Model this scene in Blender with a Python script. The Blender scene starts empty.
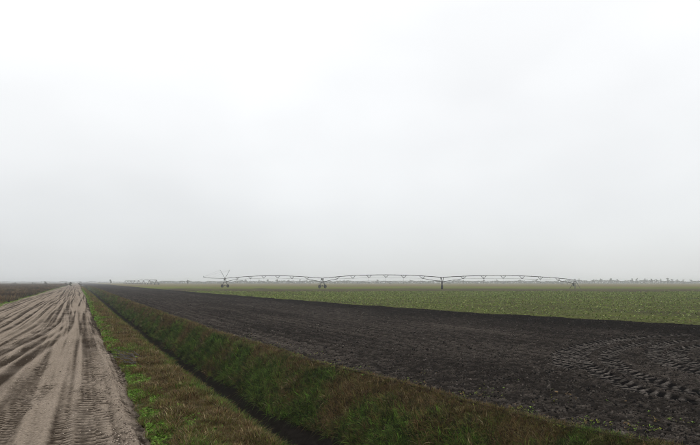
import bpy, bmesh, math, random
import numpy as np
from mathutils import Vector, Matrix

random.seed(7)
RNG = np.random.default_rng(11)
scene = bpy.context.scene
COL = scene.collection

# ------------------------------------------------------------------ camera
F, HOR, CAMZ = 600.0, 282.2, 2.4            # focal length (in 700-px units), horizon row, eye height
YAW = math.atan(272.0 / F)                  # the road runs along +Y, the camera looks to its right
CY, SY = math.cos(YAW), math.sin(YAW)
cam = bpy.data.cameras.new('camera')
cam.sensor_width = 36.0
cam.lens = 36.0 * F / 700.0
cam.shift_y = (HOR - 222.5) / 700.0
cam.clip_start, cam.clip_end = 0.1, 12000.0
cam_ob = bpy.data.objects.new('camera', cam)
COL.objects.link(cam_ob)
cam_ob.location = (0, 0, CAMZ)
cam_ob.rotation_euler = (math.pi / 2, 0, -YAW)
scene.camera = cam_ob

# ------------------------------------------------------------------ sky (overcast deck over a daylight sky)
SUN_EL, SUN_AZ = math.radians(48), math.radians(60)
world = bpy.data.worlds.new('World')
scene.world = world
world.use_nodes = True
wn, wl = world.node_tree.nodes, world.node_tree.links
wn.clear()
wout = wn.new('ShaderNodeOutputWorld')
wbg = wn.new('ShaderNodeBackground')
sky = wn.new('ShaderNodeTexSky')
sky.sky_type = 'NISHITA'
sky.sun_disc = False
sky.sun_elevation, sky.sun_rotation = SUN_EL, SUN_AZ
tc = wn.new('ShaderNodeTexCoord')
sep = wn.new('ShaderNodeSeparateXYZ')
ramp = wn.new('ShaderNodeValToRGB')          # cloud deck: paler towards the zenith, as overcast skies are
r = ramp.color_ramp
r.interpolation = 'B_SPLINE'
for p, c in ((0.0, (6.9, 7.12, 7.32)), (0.06, (7.75, 7.95, 8.1)), (0.18, (9.5, 9.6, 9.65)), (0.38, (10.7, 10.8, 10.85)), (1.0, (12.4, 12.45, 12.5))):
    e = r.elements[0] if p == 0.0 else (r.elements[-1] if p == 1.0 else r.elements.new(p))
    e.position, e.color = p, tuple(v / 12.5 for v in c) + (1,)
noi = wn.new('ShaderNodeTexNoise')
noi.inputs['Scale'].default_value = 2.3
noi.inputs['Detail'].default_value = 3.0
noi.inputs['Roughness'].default_value = 0.45
mr = wn.new('ShaderNodeMapRange')
mr.inputs['From Min'].default_value, mr.inputs['From Max'].default_value = 0.3, 0.7
mr.inputs['To Min'].default_value, mr.inputs['To Max'].default_value = 12.5 * 0.93, 12.5 * 1.08
mul = wn.new('ShaderNodeVectorMath'); mul.operation = 'SCALE'
mixw = wn.new('ShaderNodeMix'); mixw.data_type = 'RGBA'
mixw.inputs[0].default_value = 0.93
mp = wn.new('ShaderNodeMapping')
mp.inputs['Scale'].default_value = (1, 1, 1.8)
wl.new(tc.outputs['Generated'], sep.inputs[0])
wl.new(sep.outputs['Z'], ramp.inputs[0])
wl.new(tc.outputs['Generated'], mp.inputs[0])
wl.new(mp.outputs[0], noi.inputs['Vector'])
wl.new(noi.outputs['Fac'], mr.inputs['Value'])
wl.new(ramp.outputs[0], mul.inputs[0])
wl.new(mr.outputs[0], mul.inputs['Scale'])
wl.new(sky.outputs[0], mixw.inputs[6])
wl.new(mul.outputs[0], mixw.inputs[7])
wl.new(mixw.outputs[2], wbg.inputs[0])
wbg.inputs[1].default_value = 0.1
wl.new(wbg.outputs[0], wout.inputs[0])

sun = bpy.data.lights.new('sun', 'SUN')
sun.energy, sun.angle, sun.color = 0.6, math.radians(40), (1.0, 0.97, 0.93)
sun_ob = bpy.data.objects.new('sun', sun)
COL.objects.link(sun_ob)
sd = Vector((math.sin(SUN_AZ) * math.cos(SUN_EL), math.cos(SUN_AZ) * math.cos(SUN_EL), math.sin(SUN_EL)))
sun_ob.rotation_euler = sd.to_track_quat('Z', 'Y').to_euler()
sun_ob.location = (0, 0, 60)

vs = scene.view_settings
vs.view_transform, vs.look, vs.exposure, vs.gamma = 'Standard', 'None', 0.0, 1.0
scene.render.engine = 'CYCLES'
cy = scene.cycles
cy.max_bounces, cy.diffuse_bounces, cy.glossy_bounces, cy.volume_bounces = 6, 3, 3, 2
cy.use_denoising = True
cy.denoiser = 'OPENIMAGEDENOISE'
cy.denoising_input_passes = 'RGB_ALBEDO_NORMAL'
cy.denoising_prefilter = 'ACCURATE'
cy.use_adaptive_sampling = False
cy.filter_width = 1.0


# ------------------------------------------------------------------ small helpers
def cam2world(X, Z):
    return (X * CY + Z * SY, -X * SY + Z * CY)


def at(px, Z):
    """Ground position of a column of the photograph at forward distance Z."""
    return cam2world((px - 350.0) * Z / F, Z)


_perm = np.random.default_rng(3).permutation(4096).astype(np.int64)
_ang = np.random.default_rng(4).random(4096) * 2 * np.pi
_gx, _gy = np.cos(_ang), np.sin(_ang)


def perlin(x, y, seed=0):
    x = np.asarray(x, float); y = np.asarray(y, float)
    xi = np.floor(x).astype(np.int64); yi = np.floor(y).astype(np.int64)
    xf, yf = x - xi, y - yi
    u = xf * xf * xf * (xf * (xf * 6 - 15) + 10); v = yf * yf * yf * (yf * (yf * 6 - 15) + 10)

    def g(ix, iy, dx, dy):
        h = _perm[(_perm[(ix + seed * 131) & 4095] + iy) & 4095]
        return _gx[h] * dx + _gy[h] * dy
    a = g(xi, yi, xf, yf); b = g(xi + 1, yi, xf - 1, yf)
    c = g(xi, yi + 1, xf, yf - 1); d = g(xi + 1, yi + 1, xf - 1, yf - 1)
    return (a + u * (b - a) + v * ((c + u * (d - c)) - (a + u * (b - a)))) * 1.5


def fbm(x, y, octv=4, seed=0, gain=0.5):
    s, a = 0.0, 1.0
    for o in range(octv):
        s = s + a * perlin(x * 2 ** o, y * 2 ** o, seed + o)
        a *= gain
    return s


def sstep(a, b, x):
    t = np.clip((x - a) / (b - a), 0, 1)
    return t * t * (3 - 2 * t)


def tag(o, label=None, cat=None, group=None, kind=None):
    if label: o['label'] = label
    if cat: o['category'] = cat
    if group: o['group'] = group
    if kind: o['kind'] = kind
    return o


def link(name, data, parent=None, loc=(0, 0, 0)):
    o = bpy.data.objects.new(name, data)
    COL.objects.link(o)
    o.location = loc
    if parent: o.parent = parent
    return o


def np_mesh(name, V, Fc, mat, attrs=None, smooth=True):
    """Mesh from vertex array V (n,3) and face array Fc (m,k)."""
    me = bpy.data.meshes.new(name)
    n, (m, k) = len(V), Fc.shape
    me.vertices.add(n); me.vertices.foreach_set('co', V.astype(np.float32).ravel())
    me.loops.add(m * k); me.loops.foreach_set('vertex_index', Fc.astype(np.int32).ravel())
    me.polygons.add(m)
    me.polygons.foreach_set('loop_start', np.arange(0, m * k, k, dtype=np.int32))
    me.polygons.foreach_set('loop_total', np.full(m, k, np.int32))
    me.polygons.foreach_set('use_smooth', np.full(m, smooth, bool))
    me.update(calc_edges=True)
    for an, arr in (attrs or {}).items():
        at_ = me.attributes.new(an, 'FLOAT_COLOR', 'POINT')
        at_.data.foreach_set('color', np.column_stack([arr, np.ones(n)]).astype(np.float32).ravel())
    if mat: me.materials.append(mat)
    return me


def grid_faces(nr, nc):
    i = np.arange(nr - 1)[:, None] * nc + np.arange(nc - 1)[None, :]
    i = i.ravel()
    return np.column_stack([i, i + 1, i + nc + 1, i + nc])


# ------------------------------------------------------------------ materials
def new_mat(name):
    m = bpy.data.materials.new(name)
    m.use_nodes = True
    return m, m.node_tree.nodes, m.node_tree.links, m.node_tree.nodes['Principled BSDF']


def plain(name, col, rough=0.7, metal=0.0, var=0.15, scale=3.0):
    m, n, l, b = new_mat(name)
    t = n.new('ShaderNodeTexCoord'); z = n.new('ShaderNodeTexNoise')
    z.inputs['Scale'].default_value = scale; z.inputs['Detail'].default_value = 5
    mx = n.new('ShaderNodeMix'); mx.data_type = 'RGBA'
    mx.inputs[6].default_value = tuple(c * (1 - var) for c in col) + (1,)
    mx.inputs[7].default_value = tuple(min(1, c * (1 + var)) for c in col) + (1,)
    l.new(t.outputs['Object'], z.inputs['Vector']); l.new(z.outputs['Fac'], mx.inputs[0])
    l.new(mx.outputs[2], b.inputs['Base Color'])
    b.inputs['Roughness'].default_value, b.inputs['Metallic'].default_value = rough, metal
    return m


def ground_mat(name, cols, grain=18.0, grain_amt=0.5, bump=0.5, bscale=40.0, bdist=0.02, rough=0.95, hi=1.9, lo=0.45):
    """Colour = weights in the 'mask' attribute over three pigments, broken up by grain noise."""
    m, n, l, b = new_mat(name)
    a = n.new('ShaderNodeAttribute'); a.attribute_name = 'mask'
    s = n.new('ShaderNodeSeparateColor'); l.new(a.outputs['Color'], s.inputs[0])
    t = n.new('ShaderNodeTexCoord')
    prev = None
    base = n.new('ShaderNodeRGB'); base.outputs[0].default_value = cols[0] + (1,)
    prev = base.outputs[0]
    for i, c in enumerate(cols[1:]):
        mx = n.new('ShaderNodeMix'); mx.data_type = 'RGBA'
        l.new(s.outputs[i], mx.inputs[0]); l.new(prev, mx.inputs[6]); mx.inputs[7].default_value = c + (1,)
        prev = mx.outputs[2]
    z = n.new('ShaderNodeTexNoise'); z.inputs['Scale'].default_value = grain
    z.inputs['Detail'].default_value = 6; z.inputs['Roughness'].default_value = 0.7
    l.new(t.outputs['Object'], z.inputs['Vector'])
    rg = n.new('ShaderNodeMapRange')
    rg.inputs['From Min'].default_value, rg.inputs['From Max'].default_value = 0.5 - 0.5 * grain_amt, 0.5 + 0.5 * grain_amt
    rg.inputs['To Min'].default_value, rg.inputs['To Max'].default_value = lo, hi
    l.new(z.outputs['Fac'], rg.inputs['Value'])
    v = n.new('ShaderNodeVectorMath'); v.operation = 'SCALE'
    l.new(prev, v.inputs[0]); l.new(rg.outputs[0], v.inputs['Scale'])
    l.new(v.outputs[0], b.inputs['Base Color'])
    z2 = n.new('ShaderNodeTexNoise'); z2.inputs['Scale'].default_value = bscale
    z2.inputs['Detail'].default_value = 6; z2.inputs['Roughness'].default_value = 0.65
    l.new(t.outputs['Object'], z2.inputs['Vector'])
    bp = n.new('ShaderNodeBump'); bp.inputs['Strength'].default_value = bump; bp.inputs['Distance'].default_value = bdist
    l.new(z2.outputs['Fac'], bp.inputs['Height']); l.new(bp.outputs[0], b.inputs['Normal'])
    b.inputs['Roughness'].default_value = rough
    b.inputs['Specular IOR Level'].default_value = 0.0
    return m


def tint_mat(name, rough=0.6, trans=0.25):
    m, n, l, b = new_mat(name)
    a = n.new('ShaderNodeAttribute'); a.attribute_type = 'INSTANCER'; a.attribute_name = 'tint'
    g = n.new('ShaderNodeNewGeometry')
    rg = n.new('ShaderNodeMapRange'); rg.inputs['To Min'].default_value, rg.inputs['To Max'].default_value = 0.4, 1.9
    l.new(g.outputs['Random Per Island'], rg.inputs['Value'])
    v = n.new('ShaderNodeVectorMath'); v.operation = 'SCALE'
    l.new(a.outputs['Color'], v.inputs[0]); l.new(rg.outputs[0], v.inputs['Scale'])
    l.new(v.outputs[0], b.inputs['Base Color'])
    b.inputs['Roughness'].default_value = rough
    b.inputs['Specular IOR Level'].default_value = 0.05
    if trans > 0:
        tr = n.new('ShaderNodeBsdfTranslucent'); mx = n.new('ShaderNodeMixShader'); mx.inputs[0].default_value = trans
        l.new(v.outputs[0], tr.inputs[0]); l.new(b.outputs[0], mx.inputs[1]); l.new(tr.outputs[0], mx.inputs[2])
        l.new(mx.outputs[0], n['Material Output'].inputs[0])
    return m


M_road = ground_mat('sandy_track', [(0.255, 0.208, 0.163), (0.046, 0.035, 0.026), (0.35, 0.29, 0.235)], grain=22, grain_amt=0.5, lo=0.42, hi=1.55, bump=0.9, bscale=28, bdist=0.03)
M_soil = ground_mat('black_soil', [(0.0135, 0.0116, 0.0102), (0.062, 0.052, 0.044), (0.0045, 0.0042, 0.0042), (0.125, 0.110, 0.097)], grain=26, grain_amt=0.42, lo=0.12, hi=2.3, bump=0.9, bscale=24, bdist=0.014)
M_verge = ground_mat('verge_soil', [(0.050, 0.038, 0.026), (0.035, 0.055, 0.015), (0.26, 0.22, 0.17)], grain=20, bump=0.8, bscale=30)
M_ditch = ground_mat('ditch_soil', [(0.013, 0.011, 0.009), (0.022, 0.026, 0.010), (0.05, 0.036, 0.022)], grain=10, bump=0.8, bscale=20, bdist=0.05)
M_crop = ground_mat('crop_ground', [(0.042, 0.036, 0.029), (0.118, 0.138, 0.034), (0.140, 0.108, 0.058)], grain=3.0, grain_amt=0.5, lo=0.4, hi=1.65, bump=0.8, bscale=9, bdist=0.06)
M_fallow = ground_mat('fallow_ground', [(0.085, 0.066, 0.048), (0.10, 0.14, 0.035), (0.020, 0.018, 0.016)], grain=4, grain_amt=0.6, lo=0.5, hi=1.6, bump=0.8, bscale=9, bdist=0.06)
M_ground = plain('far_ground', (0.085, 0.085, 0.045), 0.95, var=0.4, scale=0.02)
M_tint = tint_mat('plant_blades')
M_clod = tint_mat('soil_crumbs', 0.95, 0.0)

# ------------------------------------------------------------------ lines of the place (x as a function of y)
def lip(y):      return np.interp(y, [0, 8.5, 11.4, 19, 60, 160], [2.72, 2.60, 2.54, 2.44, 2.43, 2.6]) + 0.07 * perlin(y * 0.35, y * 0 + .5, 21) + 0.05 * perlin(y * 0.11, y * 0 + .5, 31)
def road_r(y):   return np.interp(y, [0, 9.4, 12.4, 15.6, 20, 26, 50, 106], [1.0, 0.98, 0.98, 1.1, 1.1, 0.98, 0.97, 1.2]) + 0.06 * perlin(y * 0.5, y * 0 + 3.5, 22) + 0.05 * perlin(y * 2.1, y * 0 + 3.5, 27) * sstep(60, 20, y)
def road_l(y):   return -7.3 + 0.25 * perlin(y * 0.08, y * 0 + 7.5, 23) + 0.1 * perlin(y * 0.4, y * 0 + 7.5, 24)
def soil_x(y):   return np.interp(y, [0, 6.3, 6.9, 9.9, 12, 15, 20, 29, 60, 230], [8.3, 7.75, 7.45, 7.1, 6.85, 6.6, 6.35, 5.95, 5.8, 6.5]) + 0.16 * perlin(y * 0.3, y * 0 + 1.5, 25) + 0.08 * perlin(y * 1.1, y * 0 + 1.5, 35)
def crop_x(y):   return np.interp(y, [0, 22, 27, 37, 62, 83, 146, 700, 3000], [34.5, 31.8, 30.4, 28.4, 27.0, 26.2, 25.5, 28, 30]) + 0.16 * perlin(y * 0.5, y * 0 + 2.5, 26) + 0.35 * perlin(y * 0.07, y * 0 + 2.5, 36)


def ygrid(y0=-3.0, y1=3000.0, d0=0.045, knee=16.0, p=1.7):
    ys, y = [], y0
    while y < y1:
        ys.append(y)
        y += d0 * max(1.0, (y / knee)) ** p
    ys.append(y1)
    return np.array(ys)


# ------------------------------------------------------------------ tyre tracks
def spline(pts, step=0.04):
    P = np.array(pts, float)
    P = np.vstack([2 * P[0] - P[1], P, 2 * P[-1] - P[-2]])
    out = []
    for i in range(1, len(P) - 2):
        n = max(2, int(np.linalg.norm(P[i + 1] - P[i]) / step))
        t = np.linspace(0, 1, n, endpoint=False)[:, None]
        out.append(0.5 * ((2 * P[i]) + (-P[i - 1] + P[i + 1]) * t + (2 * P[i - 1] - 5 * P[i] + 4 * P[i + 1] - P[i + 2]) * t ** 2 + (-P[i - 1] + 3 * P[i] - 3 * P[i + 1] + P[i + 2]) * t ** 3))
    return np.vstack(out)


def track_field(X, Y, pts):
    """(signed offset, arc length) of grid points near a path; offset = 9 where far."""
    C = spline(pts)
    T = np.gradient(C, axis=0); T /= np.linalg.norm(T, axis=1)[:, None]
    S = np.concatenate([[0], np.cumsum(np.linalg.norm(np.diff(C, axis=0), axis=1))])
    off = np.full(X.shape, 9.0); arc = np.zeros(X.shape)
    box = (X > C[:, 0].min() - 1) & (X < C[:, 0].max() + 1) & (Y > C[:, 1].min() - 1) & (Y < C[:, 1].max() + 1)
    idx = np.nonzero(box.ravel())[0]
    px, py = X.ravel()[idx], Y.ravel()[idx]
    o, a = np.full(len(idx), 9.0), np.zeros(len(idx))
    for k in range(0, len(idx), 20000):
        d2 = (px[k:k + 20000, None] - C[None, ::2, 0]) ** 2 + (py[k:k + 20000, None] - C[None, ::2, 1]) ** 2
        j = d2.argmin(1) * 2
        dx, dy = px[k:k + 20000] - C[j, 0], py[k:k + 20000] - C[j, 1]
        sg = T[j, 0] * dy - T[j, 1] * dx
        d = np.sqrt(d2.min(1))
        o[k:k + 20000] = np.where(d < 0.9, np.sign(sg) * d, 9.0)
        a[k:k + 20000] = S[j] + T[j, 0] * dx + T[j, 1] * dy
    off.ravel()[idx] = o; arc.ravel()[idx] = a
    return off, arc, S[-1]


def tread(off, arc, L, half, depth, lug, pitch, slant=1.0, fade=0.6):
    """Height of a lugged wheel print: sunk bed, side ridges, raised bars in a herringbone."""
    ao = np.abs(off)
    inside = sstep(half + 0.06, half - 0.04, ao)
    ends = sstep(0, fade, arc) * sstep(0, fade, L - arc)
    ridge = np.exp(-((ao - half - 0.09) / 0.07) ** 2) * 0.45 * depth
    ph = (arc + slant * ao * np.where(off > 0, 1.0, 1.0) + np.where(off > 0, pitch / 2, 0)) / pitch
    tri = np.abs((ph % 1.0) - 0.5) * 2
    bar = sstep(0.52, 0.70, tri)
    h = (-depth * inside + ridge + lug * bar * inside) * ends
    return h, inside * ends, bar


LOOPS = [
    ([(26.5, 18.9), (24.58, 18.64), (22.21, 18.49), (19.6, 17.6), (17.13, 16.4), (14.93, 14.8), (13.69, 13.43), (12.87, 12.26), (12.25, 11.22), (11.69, 10.17), (11.3, 9.2), (11.2, 8.2), (11.6, 6.5)], 0.30, 0.045, 0.026),
    ([(22.0, 17.3), (20.21, 16.72), (17.6, 15.6), (15.6, 14.2), (14.19, 12.66), (13.44, 11.54), (13.0, 10.84), (12.5, 9.79), (12.3, 8.9), (12.5, 7.6)], 0.30, 0.045, 0.026),
    ([(24.4, 16.7), (22.61, 16.64), (20.9, 16.2), (18.54, 14.87), (16.84, 13.4), (15.79, 12.2), (15.2, 11.2), (14.7, 10.2), (14.5, 8.9)], 0.30, 0.045, 0.022),
    ([(23.0, 15.3), (21.0, 14.99), (19.42, 14.5), (18.0, 13.6), (16.6, 12.15), (15.9, 11.2), (15.6, 10.0)], 0.30, 0.045, 0.022),
    ([(22.5, 18.9), (20.37, 18.3), (17.51, 17.1), (15.0, 15.6), (13.6, 14.2), (12.5, 12.9), (11.9, 11.8)], 0.26, 0.035, 0.020),
]


def soil_height(X, Y):
    near = sstep(70, 20, Y)
    edge = sstep(0, 0.8, X - soil_x(Y))
    z = 0.05 * fbm(X * 0.35, Y * 0.18, 3, 40)
    rows = np.sin(2 * np.pi * (X + 0.25 * perlin(X * 0.1, Y * 0.05, 45)) / 0.76)
    z = z + 0.022 * rows * (0.6 + 0.6 * perlin(X * 0.2, Y * 0.1, 44))
    cl = fbm(X * 2.6, Y * 2.6, 3, 48, 0.6)
    cl2 = fbm(X * 7.5, Y * 7.5, 2, 52, 0.6)
    z = z + edge * (0.026 * np.abs(cl) + 0.026 * cl2 * near + 0.010 * cl)
    pressed = np.zeros(X.shape); bars = np.zeros(X.shape)
    for pts, half, depth, lug in LOOPS:
        off, arc, L = track_field(X, Y, pts)
        h, ins, bar = tread(off, arc, L, half, depth, lug, 0.40, 0.90, 2.0)
        patchy = sstep(-0.40, 0.25, perlin(X * 0.6, Y * 0.6, 61) + 0.35 * perlin(X * 2.1, Y * 2.1, 62))
        ins = ins * (0.65 + 0.35 * patchy)
        z = z * (1 - 0.7 * ins) + h * (0.6 + 0.4 * patchy)
        pressed = np.maximum(pressed, ins); bars = np.maximum(bars, ins * bar)
    # the smooth churned middle of the turn
    mid = np.exp(-(((X - 20.3) / 1.8) ** 2 + ((Y - 12.8) / 1.2) ** 2))
    z = z - 0.06 * mid
    return z, pressed, bars, cl, cl2


_RUT = random.Random(5)
RUTS = []
for k in range(34):
    xc = (-7.0 + 7.9 * (k + _RUT.uniform(-0.35, 0.35)) / 25.0) if k < 26 else _RUT.uniform(-2.0, 0.3)
    swing = (-_RUT.uniform(0.5, 1.9) if -2.2 < xc < -0.1 else 0.0)
    RUTS.append((swing, xc, _RUT.uniform(0.06, 0.20), _RUT.uniform(0.012, 0.04), _RUT.uniform(0.08, 0.35), _RUT.uniform(0.008, 0.02), _RUT.uniform(0, 90), _RUT.uniform(-0.012, 0.012)))
ROAD_PRINTS = [
    ([(0.30, 6.0), (0.26, 8.5), (0.26, 11.0), (0.33, 13.5), (0.40, 17.0), (0.42, 22.0)], 0.27, 0.035, 0.030, 0.22, 0.15),
    ([(-0.20, 7.0), (-0.24, 10.0), (-0.12, 13.0), (0.0, 15.5)], 0.13, 0.02, 0.018, 0.16, 0.1),
    ([(-1.03, 17.0), (-0.95, 18.4), (-0.80, 20.6)], 0.15, 0.03, 0.028, 0.34, 0.2),
    ([(-2.6, 24.0), (-2.2, 29.0), (-1.5, 36.0), (-1.0, 44.0)], 0.2, 0.03, 0.025, 0.30, 0.3),
    ([(-1.2, 9.5), (-1.15, 11.5), (-0.95, 13.5), (-0.55, 16.5)], 0.2, 0.02, 0.018, 0.19, 0.4),
]


def road_height(X, Y):
    X0 = X
    X = X + 0.9 * sstep(42, 11, Y) * sstep(0.6, -3.5, X)               # wheels swung left here
    z = 0.03 * fbm(X * 0.3, Y * 0.1, 3, 70) + 0.05 * (1 - ((X + 3.2) / 4.2) ** 2) * 0.6
    moist = 0.26 + 0.40 * fbm(X * 1.3, Y * 0.045, 4, 74)
    pale = np.zeros(X.shape)
    for (sw, xc, w, d, amp, fq, ph, drift) in RUTS:
        c = xc + sw * sstep(42, 11, Y) + amp * perlin(Y * fq + ph, Y * 0 + ph, 80) * 1.6 + drift * (Y - 30)
        o = (X - c)
        b = sstep(-0.3, 0.3, perlin(Y * 0.03 + ph, Y * 0 + 4.4, 81))      # each rut fades in and out
        f = np.exp(-(o / w) ** 4) * b
        rid = (np.exp(-((o - w * 1.5) / (w * 0.45)) ** 2) + np.exp(-((o + w * 1.5) / (w * 0.45)) ** 2)) * b
        z = z - d * f + 0.5 * d * rid
        moist = moist + 0.55 * f * (0.6 + d * 14) - 0.18 * rid
        pale = pale + 0.35 * rid
    # long thin grooves
    g = perlin(X * 5.0 + 0.8 * perlin(X * 0.5, Y * 0.04, 84), Y * 0.025, 85)
    g2 = perlin(X * 13.0 + 0.8 * perlin(X * 0.7, Y * 0.05, 184), Y * 0.05, 185) * sstep(60, 25, Y)
    g3 = sstep(0.15, 0.32, perlin(X * 3.2 + 0.5 * perlin(X * 0.5, Y * 0.03, 284), Y * 0.018, 285))
    z = z + 0.010 * g + 0.008 * g2 - 0.012 * g3
    moist = moist - 0.24 * g - 0.20 * g2 + (0.30 + 0.25 * sstep(14, 34, Y)) * g3
    g4 = sstep(0.08, 0.25, perlin(X * 19.0 + 2.0 * perlin(X * 0.9, Y * 0.06, 384), Y * 0.22, 385)) * sstep(45, 18, Y)
    g5 = sstep(0.12, 0.28, perlin(X * 8.0 + 1.2 * perlin(X * 0.6, Y * 0.04, 484), Y * 0.035, 485))
    zone = 0.25 + 0.75 * sstep(-0.2, 0.3, perlin(X * 0.8, Y * 0.04, 486))
    z = z - 0.008 * g4 * zone - 0.012 * g5 * zone
    moist = moist + (0.30 * g4 + 0.38 * g5) * zone - 0.12
    X = X0
    rough = sstep(-0.25, 0.35, perlin(X * 0.6, Y * 0.22, 86))
    c1 = fbm(X * 6, Y * 4.5, 3, 88, 0.6)
    crumb = (0.35 + 0.65 * rough) * sstep(60, 14, Y) + 0.0
    z = z + 0.020 * c1 * crumb + 0.012 * np.abs(fbm(X * 14, Y * 11, 2, 188)) * crumb * sstep(24, 10, Y)
    # loose spoil pushed up at the right edge, and the dark rut beside the grass
    e = road_r(Y)
    z = z + 0.035 * np.exp(-((X - e + 0.38) / 0.2) ** 2) * (0.6 + 0.8 * c1) - 0.08 * np.exp(-((X - e + 0.05) / 0.14) ** 2) * sstep(-0.4, 0.1, perlin(Y * 0.25, Y * 0 + .2, 90))
    moist = moist + 0.6 * (0.5 + c1) * np.exp(-((X - e + 0.05) / 0.2) ** 2) * sstep(-0.4, 0.1, perlin(Y * 0.25, Y * 0 + .2, 90))
    for pts, half, depth, lug, pitch, slant in ROAD_PRINTS:
        off, arc, L = track_field(X, Y, pts)
        h, ins, bar = tread(off, arc, L, half, depth, lug, pitch, slant, 1.2)
        wob = 0.15 + 0.85 * sstep(-0.25, 0.25, perlin(X * 2.4, Y * 0.9, 92) + 0.5 * perlin(X * 6, Y * 3, 93))
        z = z * (1 - 0.6 * ins) + h * wob
        moist = moist + (0.85 * ins * (1 - bar) - 0.35 * bar * ins) * wob
    moist = moist + 0.16 * c1 + 0.10 * fbm(X * 16, Y * 10, 2, 97) * sstep(30, 12, Y)
    return z, sstep(0.08, 0.98, moist), np.clip(pale * 0.6 + 0.3 * fbm(X * 1.1, Y * 0.4, 3, 95), 0, 1)


def verge_height(X, Y):
    e, l_ = road_r(Y), lip(Y)
    u = (X - e) / (l_ - e)
    return 0.10 * np.sin(np.pi * np.clip(u, 0, 1) * 0.75) * sstep(0, 0.15, u) + 0.035 * fbm(X * 1.7, Y * 1.2, 3, 100) - 0.09 * sstep(0.93, 1.0, u)


WATER_Z = -1.62
def ditch_height(X, Y):
    a, b = lip(Y), soil_x(Y)
    u = (X - a) / (b - a)
    prof = np.interp(u, [0, 0.05, 0.20, 0.30, 0.42, 0.47, 0.62, 0.80, 0.92, 1.0], [0.02, -0.18, -1.25, -1.75, -1.78, -1.68, -1.25, -0.62, -0.22, 0.0])
    hump = 0.26 * np.exp(-((u - 0.92) / 0.10) ** 2) * sstep(14, 34, Y)
    n = fbm(X * 1.1, Y * 0.9, 4, 110)
    return prof + hump + 0.10 * n * np.sin(np.pi * np.clip(u, 0, 1)) ** 0.6 + 0.0


# ------------------------------------------------------------------ the setting
def patch(name, x0f, x1f, us, ys, hf, mat):
    U, Y = np.meshgrid(us, ys)
    a, b = x0f(ys)[:, None], x1f(ys)[:, None]
    X = a + (b - a) * U
    z, mask = hf(X, Y)
    V = np.column_stack([X.ravel(), Y.ravel(), z.ravel()])
    me = np_mesh(name, V, grid_faces(len(ys), len(us)), mat, {'mask': mask.reshape(-1, 3)})
    return tag(link(name, me), kind='structure')


def st(*a): return np.clip(np.stack(a, -1), 0, 1)


# the road: finer on the side where wheels ran last
def hf_road(X, Y):
    z, mo, pa = road_height(X, Y)
    z = z - 0.05 * sstep(0.25, 0.0, X - road_l(Y))
    return z, st(mo, pa, pa * 0)
us = np.concatenate([np.linspace(0, 0.5, 50, endpoint=False), np.linspace(0.5, 1, 120)])
road = patch('dirt_road', road_l, lambda y: road_r(y) + 0.04, us, ygrid(), hf_road, M_road)

def hf_verge(X, Y):
    e, l_ = road_r(Y), lip(Y)
    u = (X - e) / (l_ - e)
    gr = sstep(0.4, 0.05, u) * 0.7
    sandy = 0.5 * sstep(0.0, 0.4, fbm(X * 4, Y * 3, 2, 103)) * sstep(0.2, 0.0, u) + sstep(0.90, 0.97, u) * sstep(18, 40, Y) * 0.9  # sandy specks by the road, then a paler strip along the ditch lip
    return verge_height(X, Y), st(gr, sandy, gr * 0)
verge = patch('grass_verge', road_r, lip, np.linspace(0, 1, 42), ygrid(d0=0.06, p=1.9), hf_verge, M_verge)

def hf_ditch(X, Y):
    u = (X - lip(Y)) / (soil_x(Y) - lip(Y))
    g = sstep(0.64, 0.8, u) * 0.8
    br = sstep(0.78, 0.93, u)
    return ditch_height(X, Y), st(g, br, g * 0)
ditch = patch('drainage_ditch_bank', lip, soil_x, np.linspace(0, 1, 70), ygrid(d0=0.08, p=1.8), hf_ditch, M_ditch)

def hf_soil(X, Y):
    z, pr, ba, cl, cl2 = soil_height(X, Y)
    d = X - soil_x(Y)
    far = sstep(20, 90, Y)
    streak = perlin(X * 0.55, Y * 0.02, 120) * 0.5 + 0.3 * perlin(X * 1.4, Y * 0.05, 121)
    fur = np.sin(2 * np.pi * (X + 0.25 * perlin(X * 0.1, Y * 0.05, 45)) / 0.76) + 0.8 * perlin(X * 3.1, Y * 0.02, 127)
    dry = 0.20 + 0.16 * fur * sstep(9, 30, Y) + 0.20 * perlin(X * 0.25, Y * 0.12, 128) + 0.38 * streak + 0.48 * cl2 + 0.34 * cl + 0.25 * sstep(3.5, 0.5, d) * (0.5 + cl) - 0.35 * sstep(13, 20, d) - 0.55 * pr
    dark = 1.0 * sstep(0.1, 0.6, pr * (1 - ba)) + 0.55 * sstep(14, 21, d) * sstep(0, 0.2, streak + 0.3)  # tread gaps: damp pressed soil, with the lugs' shade put into the colour
    return z * sstep(-0.05, 0.3, d) + 0.03 * sstep(0.3, -0.05, d), st(dry, dark * (1 - 0.95 * ba), 0.62 * ba * np.clip(0.75 + 1.0 * cl2 + 0.7 * cl, 0.05, 1.2))  # bar tops paled in the colour to stand in for light on them
us = np.concatenate([np.linspace(0, 0.62, 330, endpoint=False), np.linspace(0.62, 1, 70)])
soil = patch('ploughed_soil', soil_x, crop_x, us, ygrid(-3, 3000, 0.05, 20, 1.9), hf_soil, M_soil)

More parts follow.
